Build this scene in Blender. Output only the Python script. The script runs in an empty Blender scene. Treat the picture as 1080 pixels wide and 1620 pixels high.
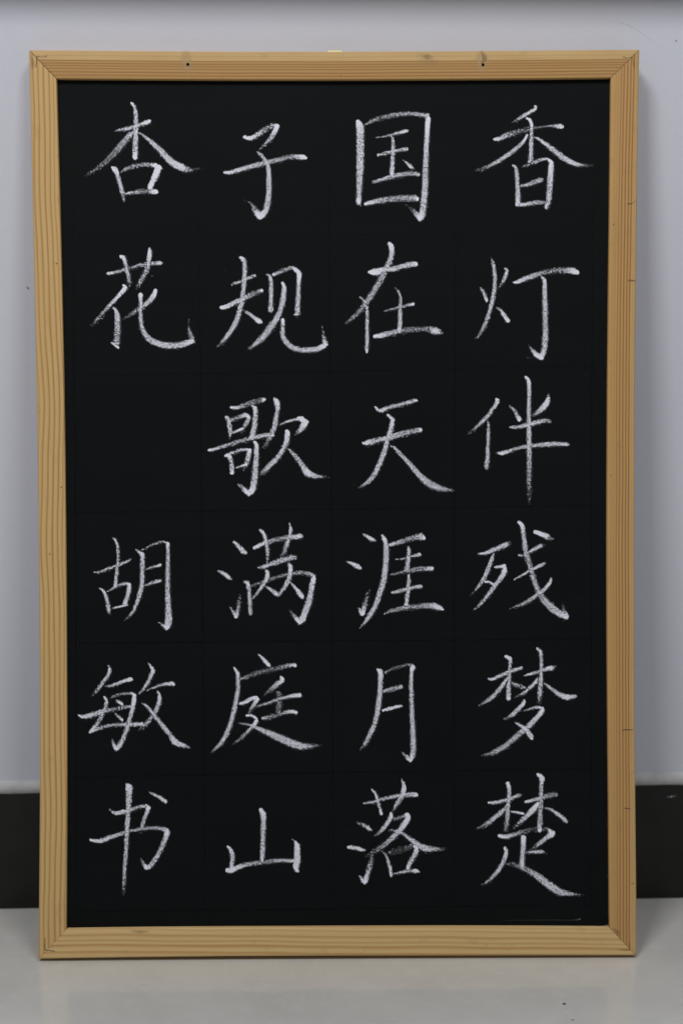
import bpy, math, random
from mathutils import Vector, Matrix, noise
random.seed(7)
S = bpy.context.scene
COL = S.collection

# ------------------------------------------------------------------ camera
CAM = Vector((-0.06094, -1.693, 0.71289))
PITCH, YAW, ROLL = 0.16451, 0.04111, 0.00041
F_PX, W_PX, H_PX = 2600.0, 1080.0, 1620.0
_f = Vector((math.sin(YAW)*math.cos(PITCH), math.cos(YAW)*math.cos(PITCH), -math.sin(PITCH)))
_r = Vector((math.cos(YAW), -math.sin(YAW), 0)); _u = _r.cross(_f)
CR = _r*math.cos(ROLL) + _u*math.sin(ROLL); CU = _u*math.cos(ROLL) - _r*math.sin(ROLL); CF = _f
cd = bpy.data.cameras.new('camera'); cam = bpy.data.objects.new('camera', cd); COL.objects.link(cam)
cam.matrix_world = Matrix(((CR.x, CU.x, -CF.x, CAM.x), (CR.y, CU.y, -CF.y, CAM.y), (CR.z, CU.z, -CF.z, CAM.z), (0, 0, 0, 1)))
cd.sensor_fit = 'VERTICAL'; cd.sensor_height = 36.0; cd.lens = 36.0*F_PX/H_PX
cd.clip_start = 0.05; cd.clip_end = 50
cd.dof.use_dof = True; cd.dof.focus_distance = 1.60; cd.dof.aperture_fstop = 2.8
S.camera = cam
S.render.resolution_x = 682; S.render.resolution_y = 1024

# ------------------------------------------------------------------ light
wd = bpy.data.worlds.new('World'); S.world = wd; wd.use_nodes = True
wd.node_tree.nodes['Background'].inputs[0].default_value = (0.93, 0.96, 1.0, 1)
wd.node_tree.nodes['Background'].inputs[1].default_value = 0.125

def area(name, loc, target, sx, sy, power, col):
    l = bpy.data.lights.new(name, 'AREA'); l.shape = 'RECTANGLE'; l.size = sx; l.size_y = sy
    l.energy = power; l.color = col
    o = bpy.data.objects.new(name, l); COL.objects.link(o); o.location = loc
    o.rotation_euler = (Vector(target)-Vector(loc)).to_track_quat('-Z', 'Y').to_euler()
    return o
area('ceiling_light', (-0.80, -1.80, 2.6), (-0.2, -0.4, 0.2), 0.60, 0.75, 30.5, (1.0, 0.99, 0.985))
area('ceiling_light', (0.62, -1.80, 2.6), (0.1, -0.4, 0.2), 0.60, 0.75, 18, (1.0, 0.99, 0.985))
vs = S.view_settings
vs.view_transform = 'Standard'; vs.look = 'None'; vs.exposure = 0; vs.gamma = 1; vs.use_curve_mapping = False

# ------------------------------------------------------------------ measuring helpers
def ray(x, y):
    return (CF + CR*((x-W_PX/2)/F_PX) - CU*((y-H_PX/2)/F_PX)).normalized()
def on_plane(x, y, p0, n):
    d = ray(x, y); return CAM + d*((p0-CAM).dot(n)/d.dot(n))

# board frame: origin at the front lower-left corner, u right, v up the board, n out of its face
T = 0.026
pBL = Vector((0.00015-0.59765/2, -0.13665, T*(-0.02169+0.13665)/0.9))
pBR = Vector((0.00015+0.59765/2, -0.15209, T*(-0.0405+0.15209)/0.9))
pTL = Vector((pBL.x, -0.02169, pBL.z+math.sqrt(0.81-(0.13665-0.02169)**2)))
BU = (pBR-pBL).normalized(); BV = (pTL-pBL); BV = (BV-BU*BV.dot(BU)).normalized(); BN = BU.cross(BV)
BM = Matrix(((BU.x, BV.x, BN.x, pBL.x), (BU.y, BV.y, BN.y, pBL.y), (BU.z, BV.z, BN.z, pBL.z), (0, 0, 0, 1)))
BMI = BM.inverted()
def uv(x, y, depth=0.0):
    q = BMI @ on_plane(x, y, pBL+BN*depth, BN); return Vector((q.x, q.y))

# ------------------------------------------------------------------ mesh helpers
def link(name, verts, faces, mat, parent=None, smooth=False, attrs=None):
    me = bpy.data.meshes.new(name); me.from_pydata([tuple(v) for v in verts], [], faces); me.update()
    if attrs:
        for k, vals in attrs.items():
            a = me.attributes.new(k, 'FLOAT', 'POINT'); a.data.foreach_set('value', vals)
    if smooth:
        for p in me.polygons: p.use_smooth = True
    if mat: me.materials.append(mat)
    o = bpy.data.objects.new(name, me); COL.objects.link(o)
    if parent: o.parent = parent
    return o
def box_data(x0, x1, y0, y1, z0, z1):
    v = [(x0,y0,z0),(x1,y0,z0),(x1,y1,z0),(x0,y1,z0),(x0,y0,z1),(x1,y0,z1),(x1,y1,z1),(x0,y1,z1)]
    f = [(0,3,2,1),(4,5,6,7),(0,1,5,4),(1,2,6,5),(2,3,7,6),(3,0,4,7)]
    return v, f
def catmull(pts, step):
    """pts: tuples of equal length, first two are position"""
    n = len(pts); out = []
    for i in range(n-1):
        p0 = pts[max(i-1, 0)]; p1 = pts[i]; p2 = pts[i+1]; p3 = pts[min(i+2, n-1)]
        L = math.hypot(p2[0]-p1[0], p2[1]-p1[1]); k = max(1, int(L/step))
        for j in range(k):
            t = j/k; r = []
            for c in range(len(p1)):
                if c < 2:
                    m1 = (p2[c]-p0[c])/2; m2 = (p3[c]-p1[c])/2
                    a = 2*t**3-3*t**2+1; b = t**3-2*t**2+t; d = -2*t**3+3*t**2; e = t**3-t**2
                    r.append(a*p1[c]+b*m1+d*p2[c]+e*m2)
                else: r.append(p1[c]+(p2[c]-p1[c])*t)
            out.append(tuple(r))
    out.append(tuple(pts[-1])); return out

# ------------------------------------------------------------------ material helpers
class N:
    def __init__(s, name):
        s.m = bpy.data.materials.new(name); s.m.use_nodes = True; s.t = s.m.node_tree
        s.p = s.t.nodes['Principled BSDF']; s.out = s.t.nodes['Material Output']
    def new(s, typ, **kw):
        n = s.t.nodes.new(typ)
        for k, v in kw.items(): setattr(n, k, v)
        return n
    def lk(s, a, b): s.t.links.new(a, b)
    def put(s, sock, v):
        if hasattr(v, 'is_output'): s.lk(v, sock)
        else: sock.default_value = v
    def math(s, op, a, b=None, c=None, clamp=False):
        n = s.new('ShaderNodeMath', operation=op, use_clamp=clamp)
        for i, v in enumerate((a, b, c)):
            if v is not None: s.put(n.inputs[i], v)
        return n.outputs[0]
    def attr(s, name): return s.new('ShaderNodeAttribute', attribute_name=name).outputs['Fac']
    def coord(s, kind='Object'): return s.new('ShaderNodeTexCoord').outputs[kind]
    def noise(s, vec, scale, detail=2, rough=0.5):
        n = s.new('ShaderNodeTexNoise'); s.put(n.inputs['Vector'], vec); n.inputs['Scale'].default_value = scale
        n.inputs['Detail'].default_value = detail; n.inputs['Roughness'].default_value = rough
        return n.outputs['Fac']
    def comb(s, x, y, z=0.0):
        n = s.new('ShaderNodeCombineXYZ')
        for i, v in enumerate((x, y, z)): s.put(n.inputs[i], v)
        return n.outputs[0]
    def maprange(s, v, a, b, c, d, smooth=False):
        n = s.new('ShaderNodeMapRange', interpolation_type='SMOOTHSTEP' if smooth else 'LINEAR')
        for i, x in enumerate((v, a, b, c, d)): s.put(n.inputs[i], x)
        return n.outputs[0]
    def mix(s, f, a, b, mode='MIX'):
        n = s.new('ShaderNodeMix', data_type='RGBA', blend_type=mode)
        s.put(n.inputs[0], f); s.put(n.inputs[6], a if hasattr(a, 'is_output') else (*a, 1))
        s.put(n.inputs[7], b if hasattr(b, 'is_output') else (*b, 1)); return n.outputs[2]
    def ramp(s, f, stops):
        n = s.new('ShaderNodeValToRGB'); s.put(n.inputs[0], f); cr = n.color_ramp
        while len(cr.elements) > 1: cr.elements.remove(cr.elements[-1])
        cr.elements[0].position = stops[0][0]; cr.elements[0].color = (*stops[0][1], 1)
        for p, c in stops[1:]:
            e = cr.elements.new(p); e.color = (*c, 1)
        return n.outputs[0]
    def bump(s, h, strength, dist):
        n = s.new('ShaderNodeBump'); n.inputs['Strength'].default_value = strength; n.inputs['Distance'].default_value = dist
        s.lk(h, n.inputs['Height']); s.lk(n.outputs[0], s.p.inputs['Normal'])
    def base(s, col, rough=0.6, spec=0.5, metal=0):
        s.put(s.p.inputs['Base Color'], col if hasattr(col, 'is_output') else (*col, 1))
        s.put(s.p.inputs['Roughness'], rough); s.p.inputs['Specular IOR Level'].default_value = spec
        s.p.inputs['Metallic'].default_value = metal
    def alpha(s, a): s.put(s.p.inputs['Alpha'], a)

def mat_wall():
    n = N('painted_plaster'); c = n.coord()
    a = n.noise(c, 3.0, 3); b = n.noise(c, 420, 2)
    n.base(n.mix(n.maprange(a, .3, .7, 0, 1), (.645, .665, .755), (.68, .70, .785)), 0.75, 0.25)
    n.bump(n.math('ADD', b, n.math('MULTIPLY', n.noise(c, 60, 2), 1.5)), 0.25, 0.0006); return n.m
def mat_floor():
    n = N('polished_tile'); c = n.coord()
    a = n.noise(c, 9, 5, .6); b = n.noise(c, 60, 4, .65); sp = n.noise(c, 500, 1)
    col = n.mix(n.maprange(a, .35, .65, 0, 1), (.60, .597, .572), (.66, .657, .63))
    col = n.mix(n.maprange(b, .50, .70, 0, .7), col, (.68, .67, .65))
    col = n.mix(n.maprange(sp, .70, .76, 0, .25), col, (.30, .29, .28))
    n.base(col, n.maprange(b, .3, .7, .10, .17), 0.65)
    n.bump(a, 0.05, 0.0008); return n.m
def mat_baseboard():
    n = N('dark_stone_tile'); c = n.coord()
    b = n.noise(c, 25, 4, .6)
    n.base(n.mix(n.maprange(b, .35, .7, 0, 1), (.009, .009, .008), (.016, .0155, .014)), 0.35, 0.3); return n.m
def mat_trim():
    n = N('white_grout'); c = n.coord(); b = n.noise(c, 45, 4, .6)
    n.base(n.mix(n.maprange(b, .35, .65, 0, 1), (.55, .55, .56), (.66, .66, .67)), 0.8, 0.2)
    n.bump(b, .5, .003); return n.m
def mat_sill():
    n = N('grey_stone'); c = n.coord(); b = n.noise(c, 14, 4, .6)
    n.base(n.mix(n.maprange(b, .35, .65, 0, 1), (.60, .585, .53), (.68, .66, .60)), 0.5, 0.4); return n.m
def mat_panel():
    n = N('blackboard_paint'); c = n.coord()
    a = n.noise(c, 7, 4, .6); g = n.noise(c, 1500, 2); st = n.new('ShaderNodeMapping'); n.lk(c, st.inputs[0])
    st.inputs['Rotation'].default_value = (0, 0, .5); st.inputs['Scale'].default_value = (5, 45, 1)
    w = n.noise(st.outputs[0], 1.0, 4, .6)
    col = n.mix(n.maprange(a, .3, .7, 0, 1), (.0036, .0046, .0052), (.0048, .0060, .0068))
    col = n.mix(n.maprange(w, .5, .8, 0, .14), col, (.014, .015, .016))
    col = n.mix(n.maprange(g, .66, .78, 0, .5), col, (.022, .023, .025))
    n.base(col, n.maprange(a, .3, .7, .60, .72), 0.10)
    n.bump(g, .3, .0004); return n.m
def mat_wood(name, base, dark, lines, seed, slope=0.0, amp=0.05, freq=3.0, light_band=None):
    n = N(name); gu = n.attr('gu'); gv = n.attr('gv')
    w1 = n.noise(n.comb(n.math('ADD', gu, seed), 0, seed), freq, 2, .5)
    w2 = n.noise(n.comb(n.math('MULTIPLY', gu, 14.0), n.math('MULTIPLY', gv, 3.0), seed), 1.0, 1)
    v = n.math('ADD', gv, n.math('MULTIPLY', n.math('SUBTRACT', w1, .5), amp*2))
    v = n.math('ADD', v, n.math('MULTIPLY', n.math('SUBTRACT', w2, .5), amp*.35))
    v = n.math('ADD', v, n.math('MULTIPLY', gu, slope))
    v = n.math('MULTIPLY_ADD', v, 1/1.4, 0.2/1.4)                 # ramp spans gv -0.2 .. 1.2
    def mixc(a, b, t): return tuple(a[i]*(1-t)+b[i]*t for i in range(3))
    def bc(p):
        if light_band and light_band[0] <= p <= light_band[1]: return light_band[2]
        return base
    stops = [(0, bc(0))]
    for p, hw, k in sorted(lines):
        q = lambda z: min(1, max(0, (z+.2)/1.4))
        b0, b1 = bc(p-hw), bc(p+hw)
        stops += [(q(p-hw), b0), (q(p), mixc(bc(p), dark, k)), (q(p+hw*.55), b1)]
    stops.append((1, bc(1)))
    if light_band: pass
    col = n.ramp(v, stops[:32])
    fine = n.noise(n.comb(n.math('MULTIPLY', gu, 9), n.math('MULTIPLY', gv, 42), seed), 1.0, 3, .6)
    col = n.mix(n.maprange(fine, .3, .7, 0, .30), col, mixc(base, dark, .55))
    blot = n.noise(n.comb(n.math('MULTIPLY', gu, 22), n.math('MULTIPLY', gv, 2.0), seed+5), 1.0, 3)
    col = n.mix(n.maprange(blot, .35, .75, 0, .25), col, mixc(base, dark, .35))
    pores = n.noise(n.comb(n.math('MULTIPLY', gu, 120), n.math('MULTIPLY', gv, 60), seed+9), 1.0, 2)
    col = n.mix(n.maprange(pores, .62, .78, 0, .30), col, dark)
    # grubby marks from handling
    dirt = n.noise(n.comb(n.math('MULTIPLY', gu, 30), n.math('MULTIPLY', gv, 1.2), seed+13), 1.0, 4, .65)
    col = n.mix(n.maprange(dirt, .60, .78, 0, .30), col, (.20, .15, .09))
    n.base(col, n.maprange(fine, .3, .7, .5, .66), 0.3)
    n.bump(fine, .25, .0005); return n.m
def mat_chalk():
    n = N('chalk'); c = n.coord(); e = n.attr('edge'); d = n.attr('dens')
    g1 = n.noise(c, 1300, 1, .5); g2 = n.noise(c, 700, 1, .5); g3 = n.noise(c, 110, 2)
    g = n.math('ADD', n.math('MULTIPLY', g1, .5), n.math('MULTIPLY', g2, .5))
    g = n.maprange(g, .36, .64, 0, 1)
    ef = n.maprange(e, -.05, 1.9, 0, 1)                              # millimetres from the outline
    d = n.math('MULTIPLY', n.math('POWER', n.maprange(d, .1, .95, 0, 1), 1.5), 1.13)
    cov = n.math('MULTIPLY', n.math('POWER', ef, .6), n.math('ADD', d, n.math('MULTIPLY', n.math('SUBTRACT', g3, .5), n.math('MULTIPLY', d, .45))))
    a = n.maprange(n.math('SUBTRACT', n.math('MULTIPLY', cov, 1.02), g), -.10, .16, 0, 1, True)
    haze = n.math('MULTIPLY', n.math('MULTIPLY', cov, cov), .50, clamp=True)
    al = n.math('MAXIMUM', n.math('MULTIPLY', a, n.maprange(d, .2, 1.0, .58, 1.0)), haze)
    n.base((.875, .89, .99), 0.9, 0.1); n.alpha(al)
    n.bump(g1, .35, .0004); return n.m
def mat_mark(name, col, strength, grain=600, soft=.5, rough=.7):
    n = N(name); c = n.coord(); e = n.attr('edge'); d = n.attr('dens'); g = n.noise(c, grain, 2)
    a = n.math('MULTIPLY', n.maprange(e, 0, soft, 0, 1), d)
    a = n.math('MULTIPLY', a, n.maprange(g, .30, .55, .55, 1))
    n.base(col, rough, .2); n.alpha(n.math('MULTIPLY', a, strength, clamp=True)); return n.m
def mat_plain(name, col, rough=.5, spec=.5, metal=0):
    n = N(name); c = n.coord(); g = n.noise(c, 300, 2)
    n.base(n.mix(n.maprange(g, .3, .7, 0, .25), col, tuple(x*.7 for x in col)), rough, spec, metal); return n.m

M_CHALK = mat_chalk(); M_PENCIL = mat_mark('pencil', (.035, .036, .045), .85, 700, .35)
M_GRID = mat_mark('grid_ink', (.0007, .0008, .0009), .7, 300, .3, .5)

# ------------------------------------------------------------------ ribbons: marks drawn on a surface
def ribbon(V, Fc, E, D, pts, to3, step, mm):
    """pts (x, y, width, density) in source units; mm = millimetres per unit; to3(x, y) -> 3D point"""
    P = catmull(pts, step); n = len(P)
    if n < 2: return
    tang = []
    for i in range(n):
        a = P[max(i-1, 0)]; b = P[min(i+1, n-1)]; dx, dy = b[0]-a[0], b[1]-a[1]; L = math.hypot(dx, dy) or 1
        tang.append((dx/L, dy/L))
    secs = []                                                         # x, y, half width, tangent, density, edge at the centre
    r0 = P[0][2]/2; r1 = P[-1][2]/2
    for ang in (80, 55, 28):
        a = math.radians(ang)
        secs.append((P[0][0]-tang[0][0]*r0*math.sin(a)*.8, P[0][1]-tang[0][1]*r0*math.sin(a)*.8, r0*math.cos(a), tang[0], P[0][3], r0*math.cos(a)))
    for i in range(n): secs.append((P[i][0], P[i][1], P[i][2]/2, tang[i], P[i][3], P[i][2]/2))
    for ang in (28, 55, 80):
        a = math.radians(ang)
        secs.append((P[-1][0]+tang[-1][0]*r1*math.sin(a)*.8, P[-1][1]+tang[-1][1]*r1*math.sin(a)*.8, r1*math.cos(a), tang[-1], P[-1][3], r1*math.cos(a)))
    b0 = len(V)
    for k, (x, y, r, t, d, ec) in enumerate(secs):
        for c in (-1, -.5, 0, .5, 1):
            j = noise.noise(Vector((x*.09+c*5, y*.09, len(V)*.0)))*r*.10 if abs(c) == 1 else 0
            V.append(to3(x-t[1]*(r*c+j*c), y+t[0]*(r*c+j*c))); E.append(ec*(1-abs(c))*mm); D.append(d)
    for k in range(len(secs)-1):
        for c in range(4):
            a = b0+k*5+c; Fc.append((a, a+5, a+6, a+1))
def marks(name, strokes, to3, step, mm, mat, parent):
    V, Fc, E, D = [], [], [], []
    for i, s in enumerate(strokes): ribbon(V, Fc, E, D, s, (lambda x, y, i=i: to3(x, y, i)), step, mm)
    return link(name, V, Fc, mat, parent, attrs={'edge': E, 'dens': D})
def face_up(o, want):
    """make the normals of a flat mark point along want (in its own space)"""
    me = o.data; s = sum((p.normal.dot(want) for p in me.polygons))
    if s < 0: me.flip_normals()

# ------------------------------------------------------------------ the chalkboard: frame
board = bpy.data.objects.new('chalkboard', None); COL.objects.link(board); board.matrix_world = BM
board.empty_display_size = .1
board['label'] = 'black chalkboard in a pine frame, white chalk writing on it, leaning against the wall'
board['category'] = 'chalkboard'

OUT = {'top': [(46,78.6),(200,79.8),(360,81),(540,81),(720,80.2),(880,79),(1011,77.8)],
       'bottom': [(61,1517.6),(200,1515.4),(360,1513.6),(540,1512.9),(720,1512.6),(880,1512.5),(1006.3,1512.5)],
       'left': [(46,78.6),(48.6,180),(51.2,300),(54.7,450),(57.6,600),(60.1,750),(61.8,900),(63,1040),(63.4,1150),(63,1280),(62,1400),(61,1517.6)],
       'right': [(1011,77.8),(1009,180),(1007.4,300),(1005.4,450),(1003.9,600),(1003.2,750),(1003.1,900),(1003.3,1040),(1003.8,1150),(1004.9,1280),(1006.1,1400),(1006.3,1512.5)]}
INN = {'top': [(89.5,124.4),(220,125.3),(360,126),(540,126),(720,125.2),(860,124.2),(965.6,123)],
       'bottom': [(105,1470.4),(220,1468.8),(360,1467.7),(540,1467),(720,1466.6),(860,1467),(963.4,1467.7)],
       'left': [(89.5,124.4),(91.5,200),(94.3,300),(98,450),(101.1,600),(103.3,750),(104.8,900),(105.6,1040),(106,1150),(105.9,1280),(105.3,1400),(105,1470.4)],
       'right': [(965.6,123),(964.8,200),(963.9,300),(962.1,450),(960.6,600),(959.7,750),(959.5,900),(960,1040),(960.9,1150),(962.1,1280),(963,1400),(963.4,1467.7)]}
def resample(poly, k):
    L = [0]
    for a, b in zip(poly, poly[1:]): L.append(L[-1]+(b-a).length)
    out = []
    for i in range(k+1):
        s = L[-1]*i/k; j = 0
        while j < len(L)-2 and L[j+1] < s: j += 1
        t = (s-L[j])/(L[j+1]-L[j]); out.append(poly[j].lerp(poly[j+1], t))
    return out
def rail(key, mat, gap):
    K = 40
    O = resample([uv(*p) for p in OUT[key]], K); I = resample([uv(*p) for p in INN[key]], K)
    # open the mitre by a hair at both ends
    for Q, s in ((O, 1), (I, 1)):
        d = (Q[1]-Q[0]).normalized(); Q[0] = Q[0]+d*gap[0]; d = (Q[-2]-Q[-1]).normalized(); Q[-1] = Q[-1]+d*gap[1]
    r = .0022; prof = [(0, -T, -.8), (0, -.015, -.45), (0, -r, -.08)]
    for a in (30, 60): prof.append((r-r*math.cos(math.radians(a)), -r+r*math.sin(math.radians(a)), .01))
    prof.append((r, 0, None)); prof += [(k/6, 0, 'f') for k in range(1, 6)]
    r2 = .0009; prof += [('i', r2, 0), ('i', r2*.3, -r2*.3), ('i', 0, -r2), ('i', 0, -.010), ('i', 0, -T)]
    V, GU, GV, Fc = [], [], [], []; u0 = 0; m = len(prof)
    for i in range(K+1):
        o, q = O[i], I[i]; d = q-o; w = d.length; wz = .0285
        if i: u0 += (O[i]-O[i-1]).length
        for p in prof:
            if p[0] == 'i': t = 1-p[1]/wz; z = p[2]; g = t-p[2]*12
            elif len(p) == 3 and p[2] == 'f': t = p[0]; z = 0; g = t
            else: t = p[0]/wz; z = p[1]; g = t if p[2] is None else t+p[1]*14
            x = o+d*t; V.append((x.x, x.y, z)); GV.append(g)
            GU.append((x.x if key in ('top', 'bottom') else x.y))
    for i in range(K):
        for j in range(m):
            a = i*m+j; b = i*m+(j+1) % m; Fc.append((a, b, b+m, a+m))
    Fc.append(tuple(range(m-1, -1, -1))); Fc.append(tuple(K*m+j for j in range(m)))
    ob = link('frame_rail', V, Fc, mat, board, attrs={'gu': GU, 'gv': GV})
    import bmesh
    bm = bmesh.new(); bm.from_mesh(ob.data); bmesh.ops.recalc_face_normals(bm, faces=bm.faces[:]); bm.to_mesh(ob.data); bm.free()
    for p in ob.data.polygons: p.use_smooth = len(p.vertices) == 4
    try: ob.data.set_sharp_from_angle(angle=math.radians(50))
    except Exception: pass
    return ob
PINE = (.69, .475, .205); PINE_D = (.40, .19, .05)
w_top = mat_wood('pine_top', (.54, .325, .12), (.30, .125, .035),
    [(.08,.05,.25),(.20,.04,.22),(.37,.04,1),(.47,.045,.9),(.555,.045,.9),(.65,.045,.95),(.775,.055,1),(.88,.05,.9)], 3.1, .0, .05, 3,
    (-.2, .35, (.68, .475, .215)))
w_left = mat_wood('pine_left', PINE, PINE_D,
    [(-.1,.05,.6),(.07,.05,.6),(.24,.07,.9),(.43,.075,.9),(.63,.075,1),(.83,.07,.95),(.99,.05,.8),(1.13,.05,.7)], 11.7, .13, .24, 4.6)
w_right = mat_wood('pine_right', (.60, .365, .14), (.235, .08, .018),
    [(.06,.04,.2),(.16,.04,.3),(.27,.045,.95),(.375,.045,.95),(.49,.05,.9),(.61,.05,.85),(.71,.045,.7),(.81,.035,.35),(.90,.03,.3)], 23.3, .06, .08, 2.6,
    (-.2, .2, (.66, .45, .19)))
w_bot = mat_wood('pine_bottom', (.74, .53, .25), (.44, .22, .06),
    [(-.05,.1,.5),(.22,.10,.75),(.46,.11,.85),(.62,.07,.6),(.80,.09,.7),(1.0,.06,.5),(1.15,.06,.6)], 37.9, .35, .20, 2.6)
r_top = rail('top', w_top, (.0004, .0003)); r_left = rail('left', w_left, (.0003, .00012))
r_right = rail('right', w_right, (.0002, .0002)); r_bot = rail('bottom', w_bot, (.00012, .0002))

# ------------------------------------------------------------------ the chalkboard: panel
PD = -0.006
pc = [uv(x, y, PD) for x, y in ((89.5,124.4), (965.6,123), (963.4,1467.7), (105,1470.4))]
xs = [p.x for p in pc]; ys = [p.y for p in pc]
v, f = box_data(min(xs)-.006, max(xs)+.006, min(ys)-.006, max(ys)+.006, PD-.005, PD)
panel = link('board_panel', v, f, mat_panel(), board)
panel['label'] = 'matt black writing surface with faint ruled squares'

# ruled grid: faint dark lines scored into the paint
def on_panel(h): return lambda x, y, i: (lambda q: (q.x, q.y, PD+h+i*.000012))(uv(x, y, PD))
HL = [(152,153,147),(373,372,369),(594,588,578),(811,806,800),(1018,1014,1011),(1230,1222,1216),(1442,1438,1430)]
VL = [(114,119.5,122),(313.5,319,325),(519,524,528),(722,718,717),(938,934.5,935)]
for a, b, c in HL:
    g = marks('grid_line', [[(115,a,2.0,.5),(310,(a+b)/2,2.4,.9),(525,b,2.2,.8),(730,(b+c)/2,2.0,.75),(938,c,1.8,.5)]], on_panel(.00006), 8, .63, M_GRID, panel); face_up(g, Vector((0,0,1)))
for a, b, c in VL:
    g = marks('grid_line', [[(a,146,2.0,.7),((a+b)/2,450,2.4,.9),(b,790,2.2,.8),((b+c)/2,1120,2.0,.7),(c,1440,1.8,.4)]], on_panel(.00008), 8, .63, M_GRID, panel); face_up(g, Vector((0,0,1)))

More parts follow.
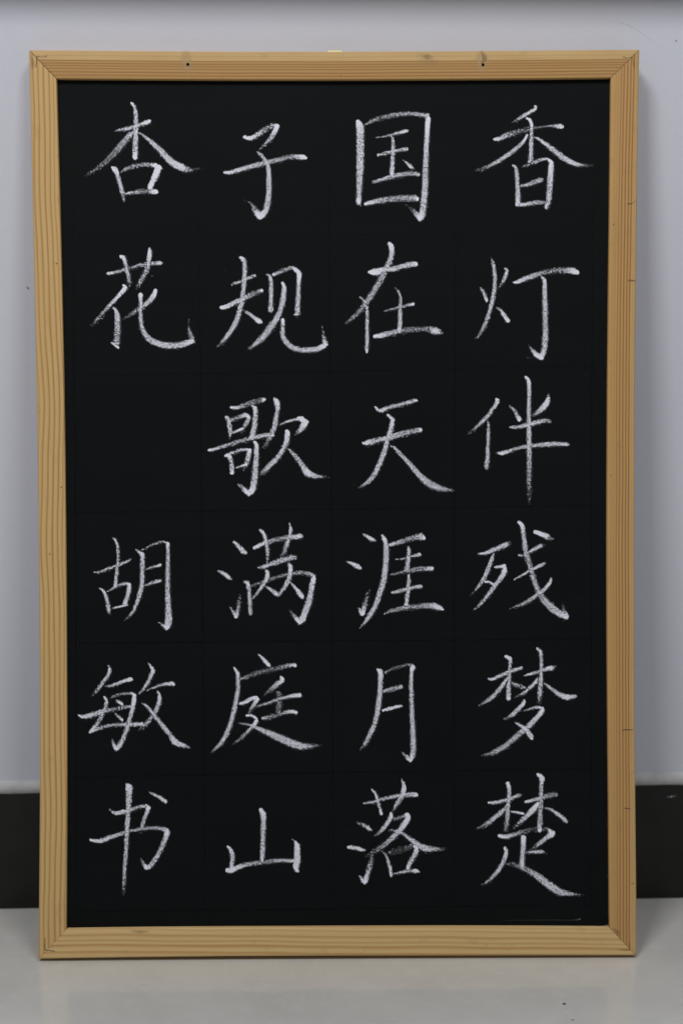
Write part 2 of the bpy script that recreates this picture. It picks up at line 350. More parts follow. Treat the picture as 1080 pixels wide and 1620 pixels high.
# ------------------------------------------------------------------ the chalkboard: writing
# each character: meaning, crop origin, strokes of "x y width density" (5.143 units to a picture pixel)
CH = [
('apricot',120,140,"""455 118 22 .95,480 155 32,490 230 40,490 310 42,488 370 46,485 440 48,484 510 48,484 562 44 .9
470 545 20 1,492 565 26 1
318 347 10,370 335 28,440 322 40,530 293 34,570 278 42 .9,597 268 38 .95
478 345 14,440 380 46,390 440 56 .6,330 510 54 .55,260 580 46 .5,190 640 36 .5,130 680 26 .5,75 710 10 .45
518 362 12,560 390 26,620 440 40,680 495 50,740 560 56,800 612 60 .8,860 640 62 .8,915 660 46 .6,970 660 24 .35,1022 650 6 .3
300 645 28 .95,325 665 46 .9,345 720 38,365 790 38,382 850 42,390 880 30 .6,392 910 26 .5
362 685 10,400 660 28,460 638 38 .55,530 622 40 .55,600 620 34 .65,650 628 44 .9
672 645 60 .95,655 690 54 .9,630 750 50 .85,605 805 44 .85
408 856 16,450 850 32,520 840 40 .6,580 838 44 .45,640 838 44 .95,658 842 36 .95"""),
('child',330,160,"""292 292 30 .95,330 302 36 .95,365 292 38 .85,420 258 44 .65,480 220 48 .55,530 195 40 .5
555 205 48 .9,540 245 44 .8,505 300 40 .65,460 350 28 .6,405 402 5 .5
392 412 14 .8,420 430 26,445 460 32,470 490 32,485 540 40,490 600 44,492 680 48,488 760 50,480 830 52,465 885 52,430 930 56 .9,412 945 40 .95
415 946 40 .95,395 910 54 .8,370 870 44 .5,345 830 20 .5,280 806 4 .25
130 580 26 .9,170 580 32 .9,250 558 42 .75,350 530 44 .7,450 505 44 .65,560 480 42 .65,660 455 44 .55,730 452 44 .75,775 455 44 .95,788 462 30 .95"""),
('country',530,160,"""185 168 40 .9,200 205 64 .85,204 280 64,205 380 64,203 480 62,200 580 58,197 680 52,193 770 46,190 815 46 .9,200 840 26 .7
243 192 14,290 165 32 .6,360 138 38 .55,450 120 40 .6,550 103 38 .6,640 103 34 .65,720 115 40 .65,750 115 36 .7
755 140 42 .9,750 200 44 .9,745 300 44 .8,738 400 46 .75,735 500 48 .7,733 600 52,730 700 54,722 800 54,715 880 54,700 935 56 .85,688 965 34 .85
690 955 40 .9,660 920 46 .7,625 880 28 .45,570 838 6 .3
332 296 8,390 290 16,450 275 22,510 260 30,560 247 34 .85,588 243 20 .8
348 437 22,390 430 30 .65,440 415 30,520 400 34 .65,570 392 42 .75,583 392 28
450 282 12,468 310 28,470 380 34,468 450 36,462 540 42,460 600 42
305 658 16,350 648 30,420 625 34,500 605 42 .65,580 592 42 .65,650 590 38 .65,678 598 28 .7
553 480 8,585 505 22 .85,615 535 34 .8,645 553 10
245 836 28 .9,290 825 38 .8,360 808 48 .65,460 797 52 .6,560 790 54 .6,640 790 54 .65,665 796 42 .8"""),
('fragrance',740,150,"""545 92 20 .9,548 112 26 .9,505 140 30 .85,450 172 34,400 200 32 .6,358 225 12 .4
212 362 24 .9,250 360 36 .8,310 332 46 .65,380 308 48 .5,440 292 44 .45,500 280 36 .45,570 265 16 .6,640 255 16 .65,690 252 24 .7,730 255 44 .75,762 260 36 .95
475 192 18 .95,500 205 28 .95,514 240 30 .9,514 300 32,512 380 36,510 450 40,506 520 40,498 542 30
480 325 18 .9,460 365 26 .85,410 420 34,340 475 38,260 530 38,180 575 36 .65,110 605 30 .45,60 615 22 .25
535 345 10 .9,570 358 22 .85,630 400 38 .75,700 455 46,770 510 48,830 545 44 .8,890 568 36 .75,960 574 28 .5,1020 574 14 .3
362 572 16 .9,385 590 28,395 640 36,400 720 38,404 800 42,405 880 44
430 595 8 .6,470 575 28 .55,530 550 36 .6,590 530 32 .65,640 520 20 .8
645 522 20 .9,672 550 36 .95,672 600 48 .85,665 700 52,658 800 50,652 870 44,635 915 34 .85,650 935 10 .4
430 738 18,470 735 34,520 718 42 .65,580 697 44 .7,598 692 40 .6
392 893 28,430 896 28 .85,500 885 40 .7,570 875 42 .65,620 878 26 .5"""),
('flower',120,370,"""260 322 22 .9,320 315 26 .8,380 295 28,450 275 30 .6,520 255 30 .65,600 243 32,650 240 38 .65,690 236 36 .9,706 236 14
368 184 30 .95,390 195 38 .9,405 240 34,415 290 32,428 340 36,436 385 40 .55,440 412 34 .3
600 112 14 .8,602 150 38 .9,595 220 44 .75,578 290 46 .65,550 350 42 .6,520 400 36 .6,490 445 16 .4
388 418 22 .9,400 440 42 .95,365 485 36 .85,320 535 36 .8,270 590 34 .7,215 650 32 .6,165 705 32 .55,122 752 14 .35
294 599 8,320 612 26 .85,338 660 46 .75,342 720 52 .65,340 790 54 .65,335 850 54 .6,333 885 58 .6
292 885 14 .95,345 925 26 .95
648 460 34 .9,635 500 46 .85,600 545 46 .7,550 590 44 .65,490 625 40 .55,430 670 32 .5,388 690 10 .4
527 494 38 .9,530 550 34 .75,528 620 34,530 690 36,540 760 40,565 815 46,610 865 52,680 895 54,760 908 54,840 905 52,900 890 50 .75,935 880 40 .8
945 876 44 .75,940 840 46 .6,925 790 30 .6,915 740 12 .5,917 690 3 .4
213 688 9 .9,218 688 9 .9
229 672 8 .9,234 672 8 .9
623 343 8 .7,628 343 8 .7
510 775 9 .8,514 775 9 .8"""),
('rule',330,380,"""257 138 24 .9,285 165 44 .75,294 215 38,293 280 42,290 350 44,280 430 42,270 500 44,250 580 44,225 660 46,190 725 44,145 785 40,105 835 32 .6,65 865 14 .35
187 358 16,230 346 26,275 330 28,330 305 30,365 290 34 .6,378 288 20 .9
102 548 30 .9,150 538 42 .85,210 508 44 .75,280 478 44 .7,340 448 46 .6,400 420 46 .5,430 410 36 .85
280 572 10,320 592 28,370 630 34 .8,415 662 44 .95,428 668 26
470 280 10,495 290 26 .8,507 330 38,508 400 40,508 470 40,506 530 44,505 570 44 .65
528 280 26 .85,570 262 36 .6,620 240 36 .6,670 225 28 .7,705 232 32 .8
700 235 32 .8,735 272 44 .9,733 330 36 .85,730 400 38,727 480 42,722 560 46,722 595 46 .7,718 618 28 .3
700 605 18 1,725 605 14 1
602 348 26 .9,614 385 42 .8,610 440 50,600 510 48,580 580 46,545 650 52,495 720 62 .65,440 790 54,385 840 40,340 875 24 .6,310 890 10 .35
605 648 32 .9,603 700 40,602 765 42,625 820 48,670 865 46,740 890 46,820 893 46,890 882 46 .75,940 855 44 .8
950 845 46 .75,937 800 40 .6,930 750 18 .5,920 690 4 .3
126 254 7 .6,130 254 7 .6"""),
('be at',530,370,"""276 312 24 .95,310 310 56 .95,350 305 60 .85,400 288 40 .8,460 288 42 .75,540 265 44 .75,620 248 50 .75,655 246 40 .85
440 80 34 .9,457 110 44 .9,458 170 40 .75,440 230 44 .7,405 300 52 .65,365 380 52 .6,315 465 54 .6,265 540 48 .6,210 615 44 .55,150 675 36 .55,85 728 20 .4
203 515 14 .85,235 545 22,255 590 28,260 660 30,260 740 32,260 820 32,258 900 34,254 925 36 .7,258 962 20 .95
485 436 8,510 465 18,528 510 24,530 580 30,528 650 38,527 720 40,522 780 44
395 628 12,450 615 18,520 598 20,590 580 26,635 570 26 .95
320 832 30 .95,380 825 44 .8,450 808 44 .65,530 790 48 .6,620 778 42 .55,700 775 40 .55,760 776 54 .55,815 790 58 .85,850 800 46 .7,870 808 20 .35"""),
('lamp',740,380,"""100 387 14,120 415 26,140 460 34,150 492 30 .85
187 142 8,202 185 28,213 250 34,217 330 36,212 410 38,200 480 40,180 560 34,155 640 36,125 710 34 .65,90 770 28 .6,60 800 14 .4
302 232 24,315 250 30 .85,300 300 36,275 350 28 .6,243 395 8 .4
228 545 10,260 565 24,295 615 34 .8,323 655 40 .85
370 342 16 .95,395 343 28 .95,460 315 44 .75,540 285 44 .7,620 263 46 .55,700 248 44 .55,780 245 46 .6,850 250 56 .8,888 264 36 .95
595 297 16,618 325 36 .85,622 400 42,624 500 46,626 600 46,628 700 50 .65,626 800 52,618 880 48,605 930 44
598 955 44 .95,555 930 46 .85,520 895 28 .75,490 852 5 .5
440 952 8 .15,525 958 12 .4"""),
('song',320,600,"""236 230 28 .85,290 230 32 .75,350 208 42 .55,420 185 44 .5,470 172 44 .45,503 165 34 .95
190 302 20,212 325 40 .75,222 380 40,226 430 36,222 475 14 .5
238 330 30 .55,290 312 44 .5,345 290 36 .75
357 288 26 .9,378 315 34 .85,355 365 40 .65,325 420 26 .55,318 448 12 .4
232 440 20,280 422 24 .8,330 400 24 .85
400 212 14,430 235 36 .85,430 300 46 .7,424 380 46,412 440 52,405 474 48
56 577 26 .9,110 565 28 .8,190 540 32 .65,270 515 40 .6,350 492 40 .6,440 470 38 .7,520 455 36 .75,576 455 26 .8
190 625 24 .8,215 620 46 .85,235 670 36,242 730 42,242 762 34 .85
225 605 20,280 585 34 .65,340 572 26 .75,390 575 28 .8
385 583 40 .8,372 640 46 .7,355 690 44 .6,330 730 26 .35
272 720 14,310 708 20 .85,360 692 26 .9
425 510 24 .9,440 540 40 .85,440 620 44,434 700 50,428 780 54,420 850 56,405 905 52 .85,378 936 36 .9
378 928 40 .9,345 900 42 .8,315 870 36 .6,290 855 16 .6
588 158 26 .95,606 190 48 .9,612 240 38 .75,600 310 40,585 390 44,560 450 44,530 510 36 .5,500 550 22 .35
628 368 16,690 345 24 .8,760 326 24 .8,800 320 44 .9,835 345 46 .85
860 345 20 .9,825 375 56 .85,795 415 46 .75,755 450 10 .4
688 422 34 .95,692 450 46 .85,680 520 44,645 590 44,600 650 44,545 705 46 .75,500 750 44 .6,465 775 20 .35
683 558 10,720 585 24,770 640 38,815 705 46,850 755 60 .85,900 782 46 .75,960 790 26 .7,1028 790 8 .4"""),
('sky',530,600,"""325 226 18 .9,350 250 30 .8,385 252 38 .8,430 232 34 .75,500 212 34,570 195 36,630 178 36,657 172 28 .85
224 518 18 .95,260 518 46 .85,320 500 50 .65,380 487 42,440 475 46 .7,520 450 50 .65,600 430 50 .6,670 415 44 .65,694 412 36 .95
427 292 24 .85,450 312 28 .8,466 330 40 .85,455 390 44,445 440 50,422 500 40,405 570 46,380 640 46,350 710 44,315 780 42,270 830 36,225 865 28 .6,188 888 8 .4
448 540 14,480 555 26,530 610 34,600 685 40,670 765 48,730 825 56,770 850 66 .65,830 880 52 .7,890 895 42 .65,960 905 18 .45"""),
('companion',730,590,"""280 214 26 .9,290 230 36 .85,260 280 34,215 345 36,165 395 34,110 445 30 .65,50 495 14 .35
207 382 10,216 420 24,214 500 32,212 580 34,210 660 36,206 710 40,200 755 44 .65,202 782 20 .6
390 270 18,420 295 26,450 345 32,468 382 34 .9
705 170 6,700 210 34 .85,678 260 54 .85,635 305 50 .7,580 345 24 .45
392 440 14 .9,450 440 34 .7,520 425 40,600 405 40,660 390 38,700 390 40 .6,718 395 16 .7
278 648 10,320 655 32 .9,370 640 34 .8,440 615 30,530 597 34,620 587 38,720 578 40,800 578 38,852 580 34 .8,875 588 10
517 32 20 .9,540 60 32 .9,547 110 38 .8,546 200 36,544 300 38,545 400 42,546 500 42,547 600 44,548 700 44 .65,547 800 44 .6,546 900 40 .55,546 970 36 .45,545 1060 20 .2"""),
('beard',120,820,"""145 435 10,190 438 24,250 415 24,330 385 26,400 358 28,450 332 18
300 155 8,325 180 26 .85,342 230 26,345 320 26,338 400 30,330 480 32,322 552 36
190 568 12,225 590 26 .85,248 640 34,262 700 36,270 745 36 .75,272 772 20 .5
255 597 10,300 570 22 .65,350 545 26 .65,400 530 30 .7,430 535 34 .8
438 542 34 .8,432 590 40 .8,418 640 38,402 692 40 .75
285 735 10,340 722 18 .85,400 708 20 .9,422 705 16
487 252 12,510 272 24,540 292 40 .85,544 350 42,542 430 42,540 510 40,528 590 42,508 660 36,480 730 32,445 785 26 .7,395 832 8 .4
535 260 8,590 232 16,650 205 20,710 190 18 .75,745 203 24 .85
748 208 34 .85,750 270 30,750 350 36,748 450 40,748 550 42,750 650 46,754 750 54,756 820 60 .75,748 868 60 .75,740 892 40 .8
735 885 36 .85,705 865 24 .75,668 840 6 .6
570 412 12,620 398 22,688 380 28 .85
555 552 10,600 532 24,650 515 32,692 507 28 .7"""),
('full',330,810,"""205 242 22 .75,240 275 36,280 320 46 .8,303 330 30 .7
75 478 14,115 495 32 .8,160 528 36 .9,182 545 18
175 772 14,200 810 26,222 850 34 .8
225 850 34 .8,238 790 38 .55,250 720 34 .5,258 668 14 .4
370 292 26 .9,430 262 36 .8,500 238 40 .6,580 218 42 .55,660 205 44 .7,740 197 46 .85,755 198 38 .6
418 145 18 .85,450 180 32 .85,467 240 34,478 310 36,480 370 30 .6,478 412 20 .5
657 88 10,668 140 30 .8,655 200 32,638 260 40,615 320 42 .55,590 372 22 .35
402 450 16,450 445 34 .75,530 415 42 .7,610 388 46 .65,680 370 48 .7,702 372 40 .5
288 568 16,315 577 38 .85,328 630 36,334 700 36,338 770 36,340 826 32 .7
340 603 14 .6,410 578 26 .55,500 545 28 .6,600 517 28 .6,700 498 34 .6,780 495 34 .6,840 510 34 .75,868 520 16
855 530 36 .85,845 580 44 .85,832 650 50 .75,815 730 56 .75,790 800 58 .75,765 865 56 .8,742 900 34 .85
742 894 40 .85,715 870 40 .8,690 835 28 .6,655 795 10 .5
458 460 14,478 490 36 .85,475 535 40 .8,445 590 36,410 640 30,370 690 22,350 710 8
465 605 12,510 635 34 .75,550 665 38 .85,563 682 20
645 412 16,665 450 42 .85,662 510 42 .75,640 570 42,605 630 36,565 685 18
665 572 10,700 610 24 .85,735 655 38 .85,758 688 44 .85,765 702 24"""),
('shore',530,810,"""220 175 8,255 195 28 .85,295 220 38 .85,328 232 20 .6
92 402 10,135 418 30 .85,180 442 40 .85,203 454 28 .8
192 780 16 .8,215 832 32 .85
222 828 40 .8,238 770 42 .65,255 700 36 .5,275 635 12 .4
377 187 16 .8,400 220 38 .9,412 270 46 .75,414 340 50,412 410 50,404 490 50,390 570 50,365 650 48,335 740 46,300 810 44,260 870 34,225 915 22 .65,200 942 8 .4
444 268 26 .8,500 250 38 .7,570 230 44 .6,640 208 46 .6,698 202 60 .7,722 217 30 .85
492 385 12,560 378 18,620 360 22,685 345 32 .75
590 277 16,600 305 32 .8,595 360 38,588 420 42,582 472 44 .6
447 510 10,510 495 24 .6,580 483 34 .55,660 465 38 .6,740 460 40 .65,785 460 38 .8
597 513 22,598 560 34,592 620 38,585 690 38,578 752 38
463 657 22,520 642 32 .7,590 625 32,650 610 34 .75,697 605 32 .7
398 830 8,440 808 28 .65,500 793 38 .6,580 775 42 .6,660 768 44 .55,740 762 50 .6,810 765 54 .8,850 780 42 .85,876 792 20 .8"""),
('remnant',730,800,"""135 390 14 .85,180 388 30 .8,250 362 40 .75,320 333 44 .75,368 312 44 .75,383 302 36 .35
258 390 14,245 430 32 .8,222 490 38,195 560 38,165 615 36,125 670 30 .6,70 730 10 .35
270 500 18 .9,310 495 26 .85,345 490 36 .85
350 514 40 .9,335 560 46 .8,290 620 40,240 690 38,190 755 34,135 815 28 .65,78 855 10 .4
190 620 22 .8,220 620 24 .8,255 637 20 .8
464 403 24 .65,500 402 24,540 382 28,600 345 30 .75,642 326 36 .75,666 318 20 .3
425 600 10 .9,480 570 18 .85,550 530 26,620 495 32 .8,674 468 26 .6
465 135 32 .9,490 165 38 .85,500 230 38 .75,510 300 42,522 380 46 .65,545 460 48 .6,570 550 44 .65,595 630 46 .65,625 700 46 .65,670 770 58 .65,730 830 64 .7,800 880 60 .75,850 904 44 .8
850 895 44 .75,830 855 34 .6,812 795 8 .4
725 592 18 .9,715 625 30 .85,670 680 34 .75,610 725 38 .7,540 775 38 .65,470 810 30 .6,395 833 12 .45
596 212 34 .95,640 228 42 .9,690 250 46 .85,722 270 44 .4,736 270 24 .5"""),
('quick',110,1020,"""315 167 12,330 205 32 .8,310 255 32,270 310 34 .75,225 370 34 .6,175 412 16 .3
295 337 10,340 332 22 .8,400 312 30 .8,460 290 34 .85,500 281 38 .9
285 427 22 .75,303 455 32 .8,295 500 34 .7,260 580 38 .65,220 650 36 .65,180 702 32 .85
168 712 22 .9,220 690 28 .8,290 665 32 .65,370 652 32 .65,450 648 34,530 648 36 .75,595 645 36 .7
330 435 10 .6,380 412 26 .55,440 397 26 .6,490 395 26 .7,520 400 30 .8
528 408 34 .85,525 460 42 .85,508 540 38 .75,490 610 36,465 690 38,435 770 42 .7,400 830 46 .8,380 846 34 .85
380 842 40 .85,360 810 34 .7,345 762 8 .5
72 568 12 .95,110 585 34 .85,180 570 46 .75,260 545 40 .7,340 528 34 .6,420 512 30 .6,500 500 26 .65
378 447 12,405 465 28 .85,433 488 22 .8
365 553 10,395 580 24,428 610 30 .75
640 140 8,665 180 26 .85,680 210 36 .85,660 260 38,630 320 34,595 370 26,560 402 8
632 373 8,690 345 20 .75,760 325 28 .7,830 315 36 .85,850 322 26 .8
718 377 16,735 420 32 .85,725 480 42 .75,700 540 40 .65,660 600 40 .65,620 650 36 .65,570 690 18 .35
590 470 10,640 510 28,700 585 36,760 660 38,820 735 40,860 790 54 .8,920 815 40 .8,985 838 10 .6"""),
('courtyard',320,1010,"""452 127 12,490 160 30 .85,525 200 34 .85,543 218 30 .95
319 326 26 .6,380 305 36 .5,450 280 42 .45,530 258 44 .45,610 240 40 .5,690 222 34 .65,748 215 34 .85,757 222 28 .9
262 238 18 .85,285 280 34 .85,292 340 38,290 420 38,275 510 40,255 600 42,230 690 42,200 770 42,160 840 40,115 890 26 .75,72 925 6 .5
640 314 24 .95,650 340 40 .9,605 375 44 .7,560 415 42 .55,505 455 20 .25
435 555 10 .75,500 535 24 .7,570 512 26 .7,650 485 28 .75,730 468 34 .8,790 462 42 .9
600 428 16 .6,625 460 48 .5,625 530 50 .5,620 600 40 .45
490 648 24 .75,540 640 44 .55,600 625 38 .5,660 605 32 .65,720 595 36 .85,764 602 30 .95
309 528 22 .9,345 520 36 .85,400 490 38 .8,440 482 36 .85
448 494 36 .85,425 530 40 .7,400 570 34 .65,378 605 12 .5
364 628 24 .85,400 628 26 .85,440 655 26 .9,430 690 40 .85,395 730 32 .75,340 785 30 .65,290 830 26 .55,240 870 10 .35
300 688 14 .75,360 698 22 .7,430 722 34,520 760 50,610 800 62 .7,700 840 68 .7,790 872 64 .75,860 876 44 .7,920 872 30 .5,980 870 10 .25"""),
('moon',530,1020,"""347 203 28 .95,368 225 44 .9,368 300 44,362 400 46,350 500 48,335 590 44,310 670 44,275 745 42,240 810 38 .6,200 855 16 .3
402 228 18 .7,450 202 26 .5,520 180 28 .5,580 163 26 .55,625 165 26 .6
630 184 48 .85,620 220 30 .85,617 300 36 .75,618 400 38,622 500 38,626 600 42,632 700 46,634 800 48,632 880 48,615 928 36 .8
612 942 30 .85,585 915 36 .75,560 890 24 .6,530 862 6 .5
396 377 24 .65,440 365 40 .65,500 350 42 .6,534 342 40 .6
388 533 20 .85,440 520 30 .9,500 503 28 .9,534 499 26 .75"""),
('dream',730,1000,"""214 378 14 .95,250 382 28 .85,320 350 34 .75,390 322 32 .7,450 300 34 .8,484 292 28 .7
357 197 26 .9,390 215 34 .9,392 260 28,388 340 32,382 420 38,380 490 40,378 540 38 .75
372 365 14,345 410 34 .8,300 470 38,250 525 38,195 565 34 .65,135 600 16 .4
398 409 16 .7,440 425 34 .65,490 448 40 .55,512 450 22 .6
502 355 8 .9,560 340 28 .85,620 322 30,680 302 34 .75,725 292 42 .9,756 283 36 .3
607 132 16 .9,635 155 32 .85,645 210 30,645 300 32,640 400 42,635 480 42,630 560 36 .5,628 578 26 .3
615 372 18,600 405 32 .85,555 450 34,500 495 28,430 532 8 .5
665 412 10,710 445 28 .75,760 485 36 .75,810 515 44 .8,860 528 48 .85,926 520 26 .6
508 550 14 .85,500 580 36 .85,460 625 38 .8,410 670 40 .7,340 712 14 .5
502 642 8,560 620 22 .75,620 610 26 .8,655 620 30 .85
655 632 36 .9,635 665 42 .85,580 725 48 .75,520 785 52 .7,460 830 50 .65,400 885 48 .65,330 940 46 .65,250 980 40 .65,165 1003 14 .45
433 733 14,470 755 28 .8,520 795 38 .8,558 842 46 .75,568 866 26 .8"""),
('write',120,1220,"""277 310 12,310 335 30 .8,345 340 38 .85,400 325 38 .75,460 308 34 .65,520 290 32 .65,575 280 32 .75
590 298 44 .8,575 345 34 .75,555 400 32,540 450 32,525 500 16 .4
122 557 22 .95,170 568 32 .85,220 562 40 .8,290 535 38 .75,360 512 34,440 487 28 .65,530 470 30 .65,620 460 30 .65,690 465 34 .7,745 485 44 .75
742 504 50 .8,725 560 42 .7,690 640 40,650 710 40,610 765 42,580 790 30 .8
575 782 40 .85,550 750 30 .65,532 705 14 .45
412 102 16 .95,432 127 58 .9,434 180 54 .75,430 260 48,426 350 42,420 440 40,416 530 38,412 620 36,404 720 34,397 810 32,393 900 30 .65,390 970 24 .45,388 1020 10 .3
597 172 12,640 190 24 .85,690 215 34 .8,730 246 34 .8"""),
('mountain',320,1230,"""475 263 36 .95,495 300 48 .85,498 370 44,496 450 44,493 530 44,490 610 42,486 672 36
207 562 20 .9,235 595 36 .85,246 640 42,242 690 40,235 730 32
205 754 40 .95,240 752 46 .95,310 722 40 .8,400 700 38 .65,500 688 38 .6,600 676 34 .65,680 675 36 .7,745 680 32 .75
745 512 8 .9,768 550 46 .9,772 620 54 .85,768 690 56 .8,760 730 48 .9,775 762 26 .95
731 504 8 .9,736 504 8 .9"""),
('fall',530,1210,"""230 312 14 .8,300 302 26 .7,380 280 34 .65,460 260 34,540 247 36,620 240 44 .7,660 245 34 .95
298 202 16 .85,330 240 30 .8,348 300 30,362 350 28,375 398 26 .9
540 117 14,557 165 32 .85,555 220 46 .8,525 280 46 .65,495 330 36,460 385 14 .5
175 470 16 .5,225 485 28 .65,270 515 36 .85,298 534 12
110 668 30 .9,160 675 34 .8,215 688 32 .9,250 690 12
195 900 12,225 940 36 .85,240 960 26 .9
243 946 44 .85,262 890 44 .7,280 820 44 .6,300 740 36 .35
450 392 22 .85,455 415 38 .85,425 470 40 .8,380 530 34 .75,320 578 14 .5
478 440 24 .5,520 428 34 .5,570 412 34 .6
582 406 44 .95,590 435 48 .9,555 490 50 .8,510 545 48 .75,450 605 46 .65,390 655 44 .6,330 695 42 .5,240 745 16 .25
430 528 10 .7,490 535 20 .75,550 560 28,620 610 40,680 655 50 .75,740 680 58 .75,810 685 38 .7,860 685 28 .5,910 682 10 .2
380 705 10,410 730 20,430 780 28,448 850 32 .8,455 902 26 .8
438 714 24 .5,490 700 48 .3,560 680 48 .3,620 660 34 .5
645 658 26 .85,660 690 42 .85,635 750 42 .7,605 800 42,590 838 34 .85
482 885 18,540 872 28 .75,610 860 32 .7,660 862 34 .95,683 870 16"""),
('thicket',730,1210,"""218 308 20 .85,270 305 34 .75,340 290 34,410 268 34,460 248 36 .7,475 245 24 .5
375 150 36 .9,385 200 34 .8,382 270 36,375 340 38,370 420 42 .65,362 490 42 .6,350 536 30 .35
360 335 14,325 380 42 .75,270 425 42,210 475 42 .65,115 520 20 .3
402 380 14 .85,440 385 24 .85,497 395 24 .95
519 300 24 .85,570 288 32 .75,640 270 32,700 250 48 .55,748 240 52 .5,769 242 30 .6
617 76 26 .9,650 108 46 .9,645 160 34,644 240 36,640 330 46 .65,636 420 44 .65,632 500 42,632 532 36 .85
618 312 28 .9,595 345 48 .85,540 400 44 .75,480 460 40 .65,410 520 16 .35
670 345 10,720 360 24,780 400 32 .85,830 440 38 .75,850 462 26 .7
304 575 30 .95,350 585 38 .85,420 568 38 .7,490 545 38 .55,560 528 36 .4,640 520 36 .35,700 520 30 .45
707 528 24 .95,735 555 50 .95
732 560 56 .95,690 590 44 .75,640 630 42 .65,595 665 36 .55,555 690 14 .35
500 586 42 .9,500 640 46 .8,496 710 44,490 770 44,490 826 40
522 712 18 .7,590 708 30 .75,648 706 32 .8,688 714 14 .3
350 674 26 .85,360 710 36 .85,340 780 40,305 845 40,260 900 36,210 945 28,155 982 8 .45
360 805 16 .5,420 808 30 .5,480 832 44 .55,560 870 52 .65,640 925 58,720 985 64,790 1030 62 .7,860 1045 40 .7,920 1052 26 .65,985 1057 6 .4"""),
]
ZS = 1080/210
for word, ox, oy, txt in CH:
    st = []
    for ln in txt.strip().split('\n'):
        pts = []
        for tok in ln.split(','):
            q = [float(z) for z in tok.split()]
            pts.append((ox+q[0]/ZS, oy+q[1]/ZS, (q[2]+2)/ZS, (q[3] if len(q) > 3 else .72)))
        if len(pts) > 2:                                              # the stick presses harder where a stroke sets in and stops
            for k in (0, -1):
                x, y, w, d = pts[k]
                if w > 4: pts[k] = (x, y, w, min(1.0, d+.10))
        st.append(pts)
    st = [[(x+.3, y+.6, w*1.22+.8, .26+.08*d) for x, y, w, d in p] for p in st if len(p) > 2] + st   # loose powder under each stroke
    o = marks('chalk_character', st, on_panel(.00025), 1.6, .63, M_CHALK, board)
    face_up(o, Vector((0, 0, 1)))
    o['label'] = 'handwritten white chalk character meaning ' + word

# chalk dust: smear by the lower edge, specks by the right edge and strewn over the panel
dust = [[(795,1456,1.4,.03),(860,1455.5,1.5,.07),(905,1455.6,1.4,.07),(917,1453.8,2.4,.3)],
        [(924,1467.2,2,.3),(945,1466.5,2.5,.4),(961,1464.8,4,.6)]]
for k in range(46):
    t = random.random(); y = 130+t*1330
    xi = 965.6+(959.6-965.6)*min(1, (y-123)/700) + (max(0, y-900)/570)*3.5
    x = xi-abs(random.gauss(1.0, 1.6)); w = random.uniform(.5, 1.5); dust.append([(x,y,w,random.uniform(.2,.6)),(x+.4,y+random.uniform(-1.5,1.5),w,random.uniform(.2,.6))])
for k in range(70):
    x = random.uniform(125, 940); y = random.uniform(150, 1440); w = random.uniform(.5, 1.1)
    dust.append([(x,y,w,random.uniform(.1,.4)),(x+.6,y+.3,w,random.uniform(.1,.4))])
o = marks('chalk_dust', dust, on_panel(.00012), 2, .63, mat_mark('chalk_dust', (.72,.72,.76), .7, 900, .25), panel)
face_up(o, Vector((0,0,1))); o['kind'] = 'stuff'

# ------------------------------------------------------------------ marks and fittings on the frame
def on_rail(h): return lambda x, y, i: (lambda q: (q.x, q.y, h+i*.00002))(uv(x, y, 0))
def corner(pts, k, parent):
    o = marks('corner_nail_mark', [[(x, y, w, d) for x, y, w, d in pts]], on_rail(.00012), 1, .63, M_PENCIL, parent); face_up(o, Vector((0,0,1)))
corner([(73.8,88.6,2.4,.9),(71,89.8,1.4,.8),(66,90.1,1.2,.8),(59.2,89.6,2.0,.9),(58.4,93,1.6,.8),(58.5,98,1.7,.85),(57.2,104,1.7,.8),(57.2,105.8,2.2,.9)], 0, r_top)
corner([(985.4,89.6,2.2,.6),(987.6,91.4,1.8,.8),(993,91.3,1.3,.7),(999.2,90.4,1.6,.85),(1000.4,93,1.3,.8),(1000.7,99,1.3,.8),(1001.5,104,1.5,.85),(1002.4,106.3,2,.7)], 0, r_right)
corner([(71.5,1483.5,1.6,.6),(71.7,1492,1.7,.9),(72,1502,2.0,1),(78,1503.6,1.6,1),(84,1504.2,2.0,.9),(87.4,1505.4,1.4,.7)], 0, r_bot)
corner([(980,1502.6,1.5,.8),(988,1502.8,1.7,.9),(994.6,1502.6,1.7,.9),(995.4,1496,1.3,.6),(995.8,1490,1.2,.4)], 0, r_right)
for pts in ([(992,322.5,2.2,.7),(997,322.4,2,.7),(1001,320,1.4,.5),(1005.5,317.6,1.2,.4)],
            [(991.8,444,2.6,.3),(997,443.7,3.4,.5),(1000,444,3.2,.5),(1004.2,444.2,2.6,.3)],
            [(983,1155.8,1.4,.7),(989,1154.4,2.0,.95),(995,1154.6,2,.9),(1002,1154,1.0,.4)],
            [(986,1278.4,1.4,.7),(991,1279,1.9,.95),(996.4,1279.6,1.4,.7)],
            [(998,1397.6,2,.4),(1002,1398,2.4,.5)]):
    o = marks('pencil_mark', [pts], on_rail(.00012), 1, .63, M_PENCIL, r_right); face_up(o, Vector((0,0,1)))
M_HOLE = mat_plain('dark_hole', (.006, .005, .004), .8, .1); M_KNOT = mat_mark('worn_wood', (.66, .49, .27), .5, 60, 4.0)
M_STAIN = mat_mark('wood_stain', (.25, .16, .08), .5, 400, 1.2)
def disc(name, x, y, rpx, mat, parent, h=.00015, dish=0):
    c = uv(x, y); r = rpx*.00063; V = [(c.x, c.y, h-dish)]; k = 18
    for i in range(k):
        a = math.tau*i/k; rr = r*(1+.08*math.sin(3*a+x)); V.append((c.x+rr*math.cos(a), c.y+rr*math.sin(a), h))
    return link(name, V, [(0, 1+i, 1+(i+1) % k) for i in range(k)], mat, parent)
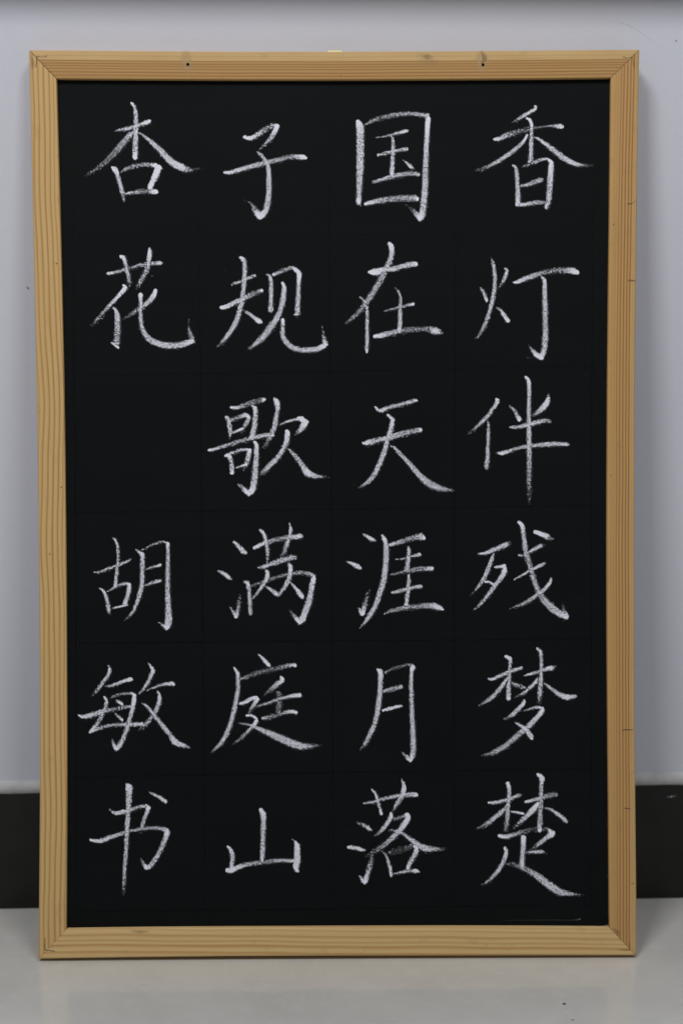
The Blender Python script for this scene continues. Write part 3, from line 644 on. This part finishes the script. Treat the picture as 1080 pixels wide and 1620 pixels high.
for hx, hy in ((297.3,102), (763.4,102.6)):
    o = marks('worn_patch', [[(hx-3,85,18,.6),(hx-3,96,23,.9),(hx-1,108,21,.6)]], on_rail(.00005), 1, .63, M_KNOT, r_top); face_up(o, Vector((0,0,1)))
    disc('screw_hole', hx, hy, 2.5, M_HOLE, r_top)
o = marks('stain_mark', [[(762,83,6,.4),(766,92,9,.8),(762,99,6,.5)]], on_rail(.00009), 1, .63, M_STAIN, r_top); face_up(o, Vector((0,0,1)))
o = marks('stain_mark', [[(668,88,6,.2),(676,90,11,.5),(684,90,6,.2)]], on_rail(.00009), 1, .63, M_STAIN, r_top); face_up(o, Vector((0,0,1)))
o = marks('stain_mark', [[(208,1473,5,.3),(222,1474,7,.7),(236,1473.4,4,.3)]], on_rail(.00009), 1, .63, M_STAIN, r_bot); face_up(o, Vector((0,0,1)))
o = marks('stain_mark', [[(970,1470,5,.4),(976,1475,8,.7),(978,1480,5,.3)]], on_rail(.00009), 1, .63, M_STAIN, r_right); face_up(o, Vector((0,0,1)))
o = marks('stain_mark', [[(51,92,5,.4),(52.5,98,7,.7),(52,108,6,.3)]], on_rail(.00009), 1, .63, M_STAIN, r_left); face_up(o, Vector((0,0,1)))
for hx, hy, rp, par in ((89.6,417,1.0,r_left), (97.4,770.6,1.0,r_left), (79,876.5,1.0,r_left), (969.8,355,.9,r_right), (965.8,752,.8,r_right), (538.6,119.6,.7,r_top)):
    disc('nail_hole', hx, hy, rp, M_HOLE, par)

# brass hanger screwed to the back of the top rail, its bent lip showing above the wood
a = uv(518.6, 81); b = uv(541.4, 81)
zb = -.0125
lip = [(0, -.004), (0, .0034), (.0012, .0042), (.0024, .0034), (.0024, -.004)]
V, Fc = [], []
for x in (a.x, b.x):
    for d, h in [(-.0016, -.006), (-.0016, .0034), (-.0010, .0040), (-.0004, .0037), (.0010, .0003), (.0010, -.006)]:
        V.append((x, a.y+h, zb+d))
m = 6
for j in range(m): Fc.append((j, (j+1) % m, m+(j+1) % m, m+j))
Fc += [tuple(range(m-1, -1, -1)), tuple(range(m, 2*m))]
hp = link('hanging_plate', V, Fc, mat_plain('brass', (.85, .78, .42), .40, .5, 1.0), board)
hp['label'] = 'small brass hanger lip above the top rail'

# ------------------------------------------------------------------ the setting
bpy.context.view_layer.update()
lo_z = min((BM @ Vector(v.co)).z for r in (r_bot, r_left, r_right) for v in r.data.vertices)
wall_y = max((BM @ Vector(v.co)).y for v in r_top.data.vertices)
wall_y = max(wall_y, max((BM @ Vector(v.co)).y for r in (r_left, r_right) for v in r.data.vertices)) - .0003
FZ = lo_z + .0003
BBZ = .13089
print('floor', FZ, 'wall', wall_y)
def struct(o): o['kind'] = 'structure'; return o
v, f = box_data(-2.4, 2.4, -4.0, wall_y+.12, FZ-.08, FZ); floor = struct(link('floor', v, f, mat_floor()))
v, f = box_data(-2.4, 2.4, wall_y, wall_y+.12, FZ, 2.8); wall = struct(link('wall', v, f, mat_wall()))
# dark skirting, its upper arris slightly chipped
V, Fc = [], []; K = 320
for i in range(K+1):
    x = -2.4+4.8*i/K; j = noise.noise(Vector((x*23, 2.3, 0)))*.0006 + noise.noise(Vector((x*90, 7, 0)))*.0003
    for y, z in ((wall_y, FZ), (-.0005, FZ), (-.0005, BBZ-.0012+j), (.0006, BBZ+j), (wall_y, BBZ+j)): V.append((x, y-.0004, z))
for i in range(K):
    for j in range(4): a = i*5+j; Fc.append((a+5, a+6, a+1, a))
bb = struct(link('baseboard', V, Fc, mat_baseboard()))
# uneven white plaster strip above the skirting
V, Fc = [], []
for i in range(K+1):
    x = -2.4+4.8*i/K; j = noise.noise(Vector((x*14, 5.1, 0)))*.0009; q = noise.noise(Vector((x*40, 9.1, 0)))*.0006
    for y, z in ((wall_y, BBZ-.002), (-.0012+q, BBZ-.001+q), (-.0016+q, BBZ+.006), (-.0004+q, BBZ+.0105+j), (wall_y, BBZ+.0115+j)): V.append((x, y, z))
for i in range(K):
    for j in range(4): a = i*5+j; Fc.append((a+5, a+6, a+1, a))
trim = struct(link('plaster_strip', V, Fc, mat_trim(), smooth=True))
# stone window sill above the board, rounded nose
pz = on_plane(540, -64, Vector((0, wall_y, 0)), Vector((0, 1, 0))).z
D, TH = .058, .030; prof = [(wall_y+.01, pz)]
for a in range(0, 91, 15): prof.append((wall_y-D+.008-.008*math.sin(math.radians(a)), pz+.008-.008*math.cos(math.radians(a))))
prof += [(wall_y-D, pz+TH), (wall_y+.01, pz+TH)]
V = [(x, y, z) for x in (-2.4, 2.4) for y, z in prof]; m = len(prof)
Fc = [(j, j+m, (j+1) % m+m, (j+1) % m) for j in range(m)] + [tuple(range(m)), tuple(range(2*m-1, m-1, -1))]
sill = struct(link('window_sill', V, Fc, mat_sill()))

# marks on wall, skirting and floor
def on_world(p0, n, h): return lambda x, y, i: on_plane(x, y, p0, n)+n*(h+i*.00002)
WN = Vector((0, -1, 0)); WP = Vector((0, wall_y, 0)); FN = Vector((0, 0, 1)); FP = Vector((0, 0, FZ))
o = marks('scuff_mark', [[(948,27,1.2,.2),(966,35,1.0,.15),(978,35,1.8,.5),(995,41,1.8,.6),(1012,51,1.8,.5),(1030,65,1.4,.35),(1046,76,1.4,.3),(1062,87,1.4,.15)]], on_world(WP, WN, .0002), 2, .68, mat_mark('scuff', (.30,.30,.33), .34, 400, .5), wall); face_up(o, WN)
o = marks('speck', [[(43.5,454.5,3,.9),(45.5,456.5,3.4,1),(47,456.4,1.5,.8)], [(1067.6,64,2.4,.9),(1069.6,65,2.4,.9)]], on_world(WP, WN, .0002), 1, .68, mat_mark('wall_speck', (.16,.10,.11), .75, 800, .5), wall); face_up(o, WN)
o = marks('chalk_tick', [[(1056.5,1260.8,2.2,.8),(1062,1260,2.6,.8),(1070,1258.6,1.4,.4)]], on_world(Vector((0,-.0009,0)), WN, .0003), 1, .68, M_CHALK, bb); face_up(o, WN)
o = marks('speck', [[(890.5,1588.2,3.4,1),(893.4,1588.4,3.2,1)], [(904,1613.4,2.6,.6),(907,1613.6,2.4,.6)]], on_world(FP, FN, .0002), 1, .55, mat_mark('grit', (.03,.03,.03), .95, 800, .4), floor); face_up(o, FN)
o = marks('pale_mark', [[(513,1577,3,.3),(521,1576,4.4,.6),(529,1576.6,3,.3)], [(222,1559,3,.2),(228,1558,3.6,.5),(233,1558,2.4,.3)]], on_world(FP, FN, .0002), 1, .55, mat_mark('floor_pale', (.75,.74,.72), .6, 300, .8), floor); face_up(o, FN)
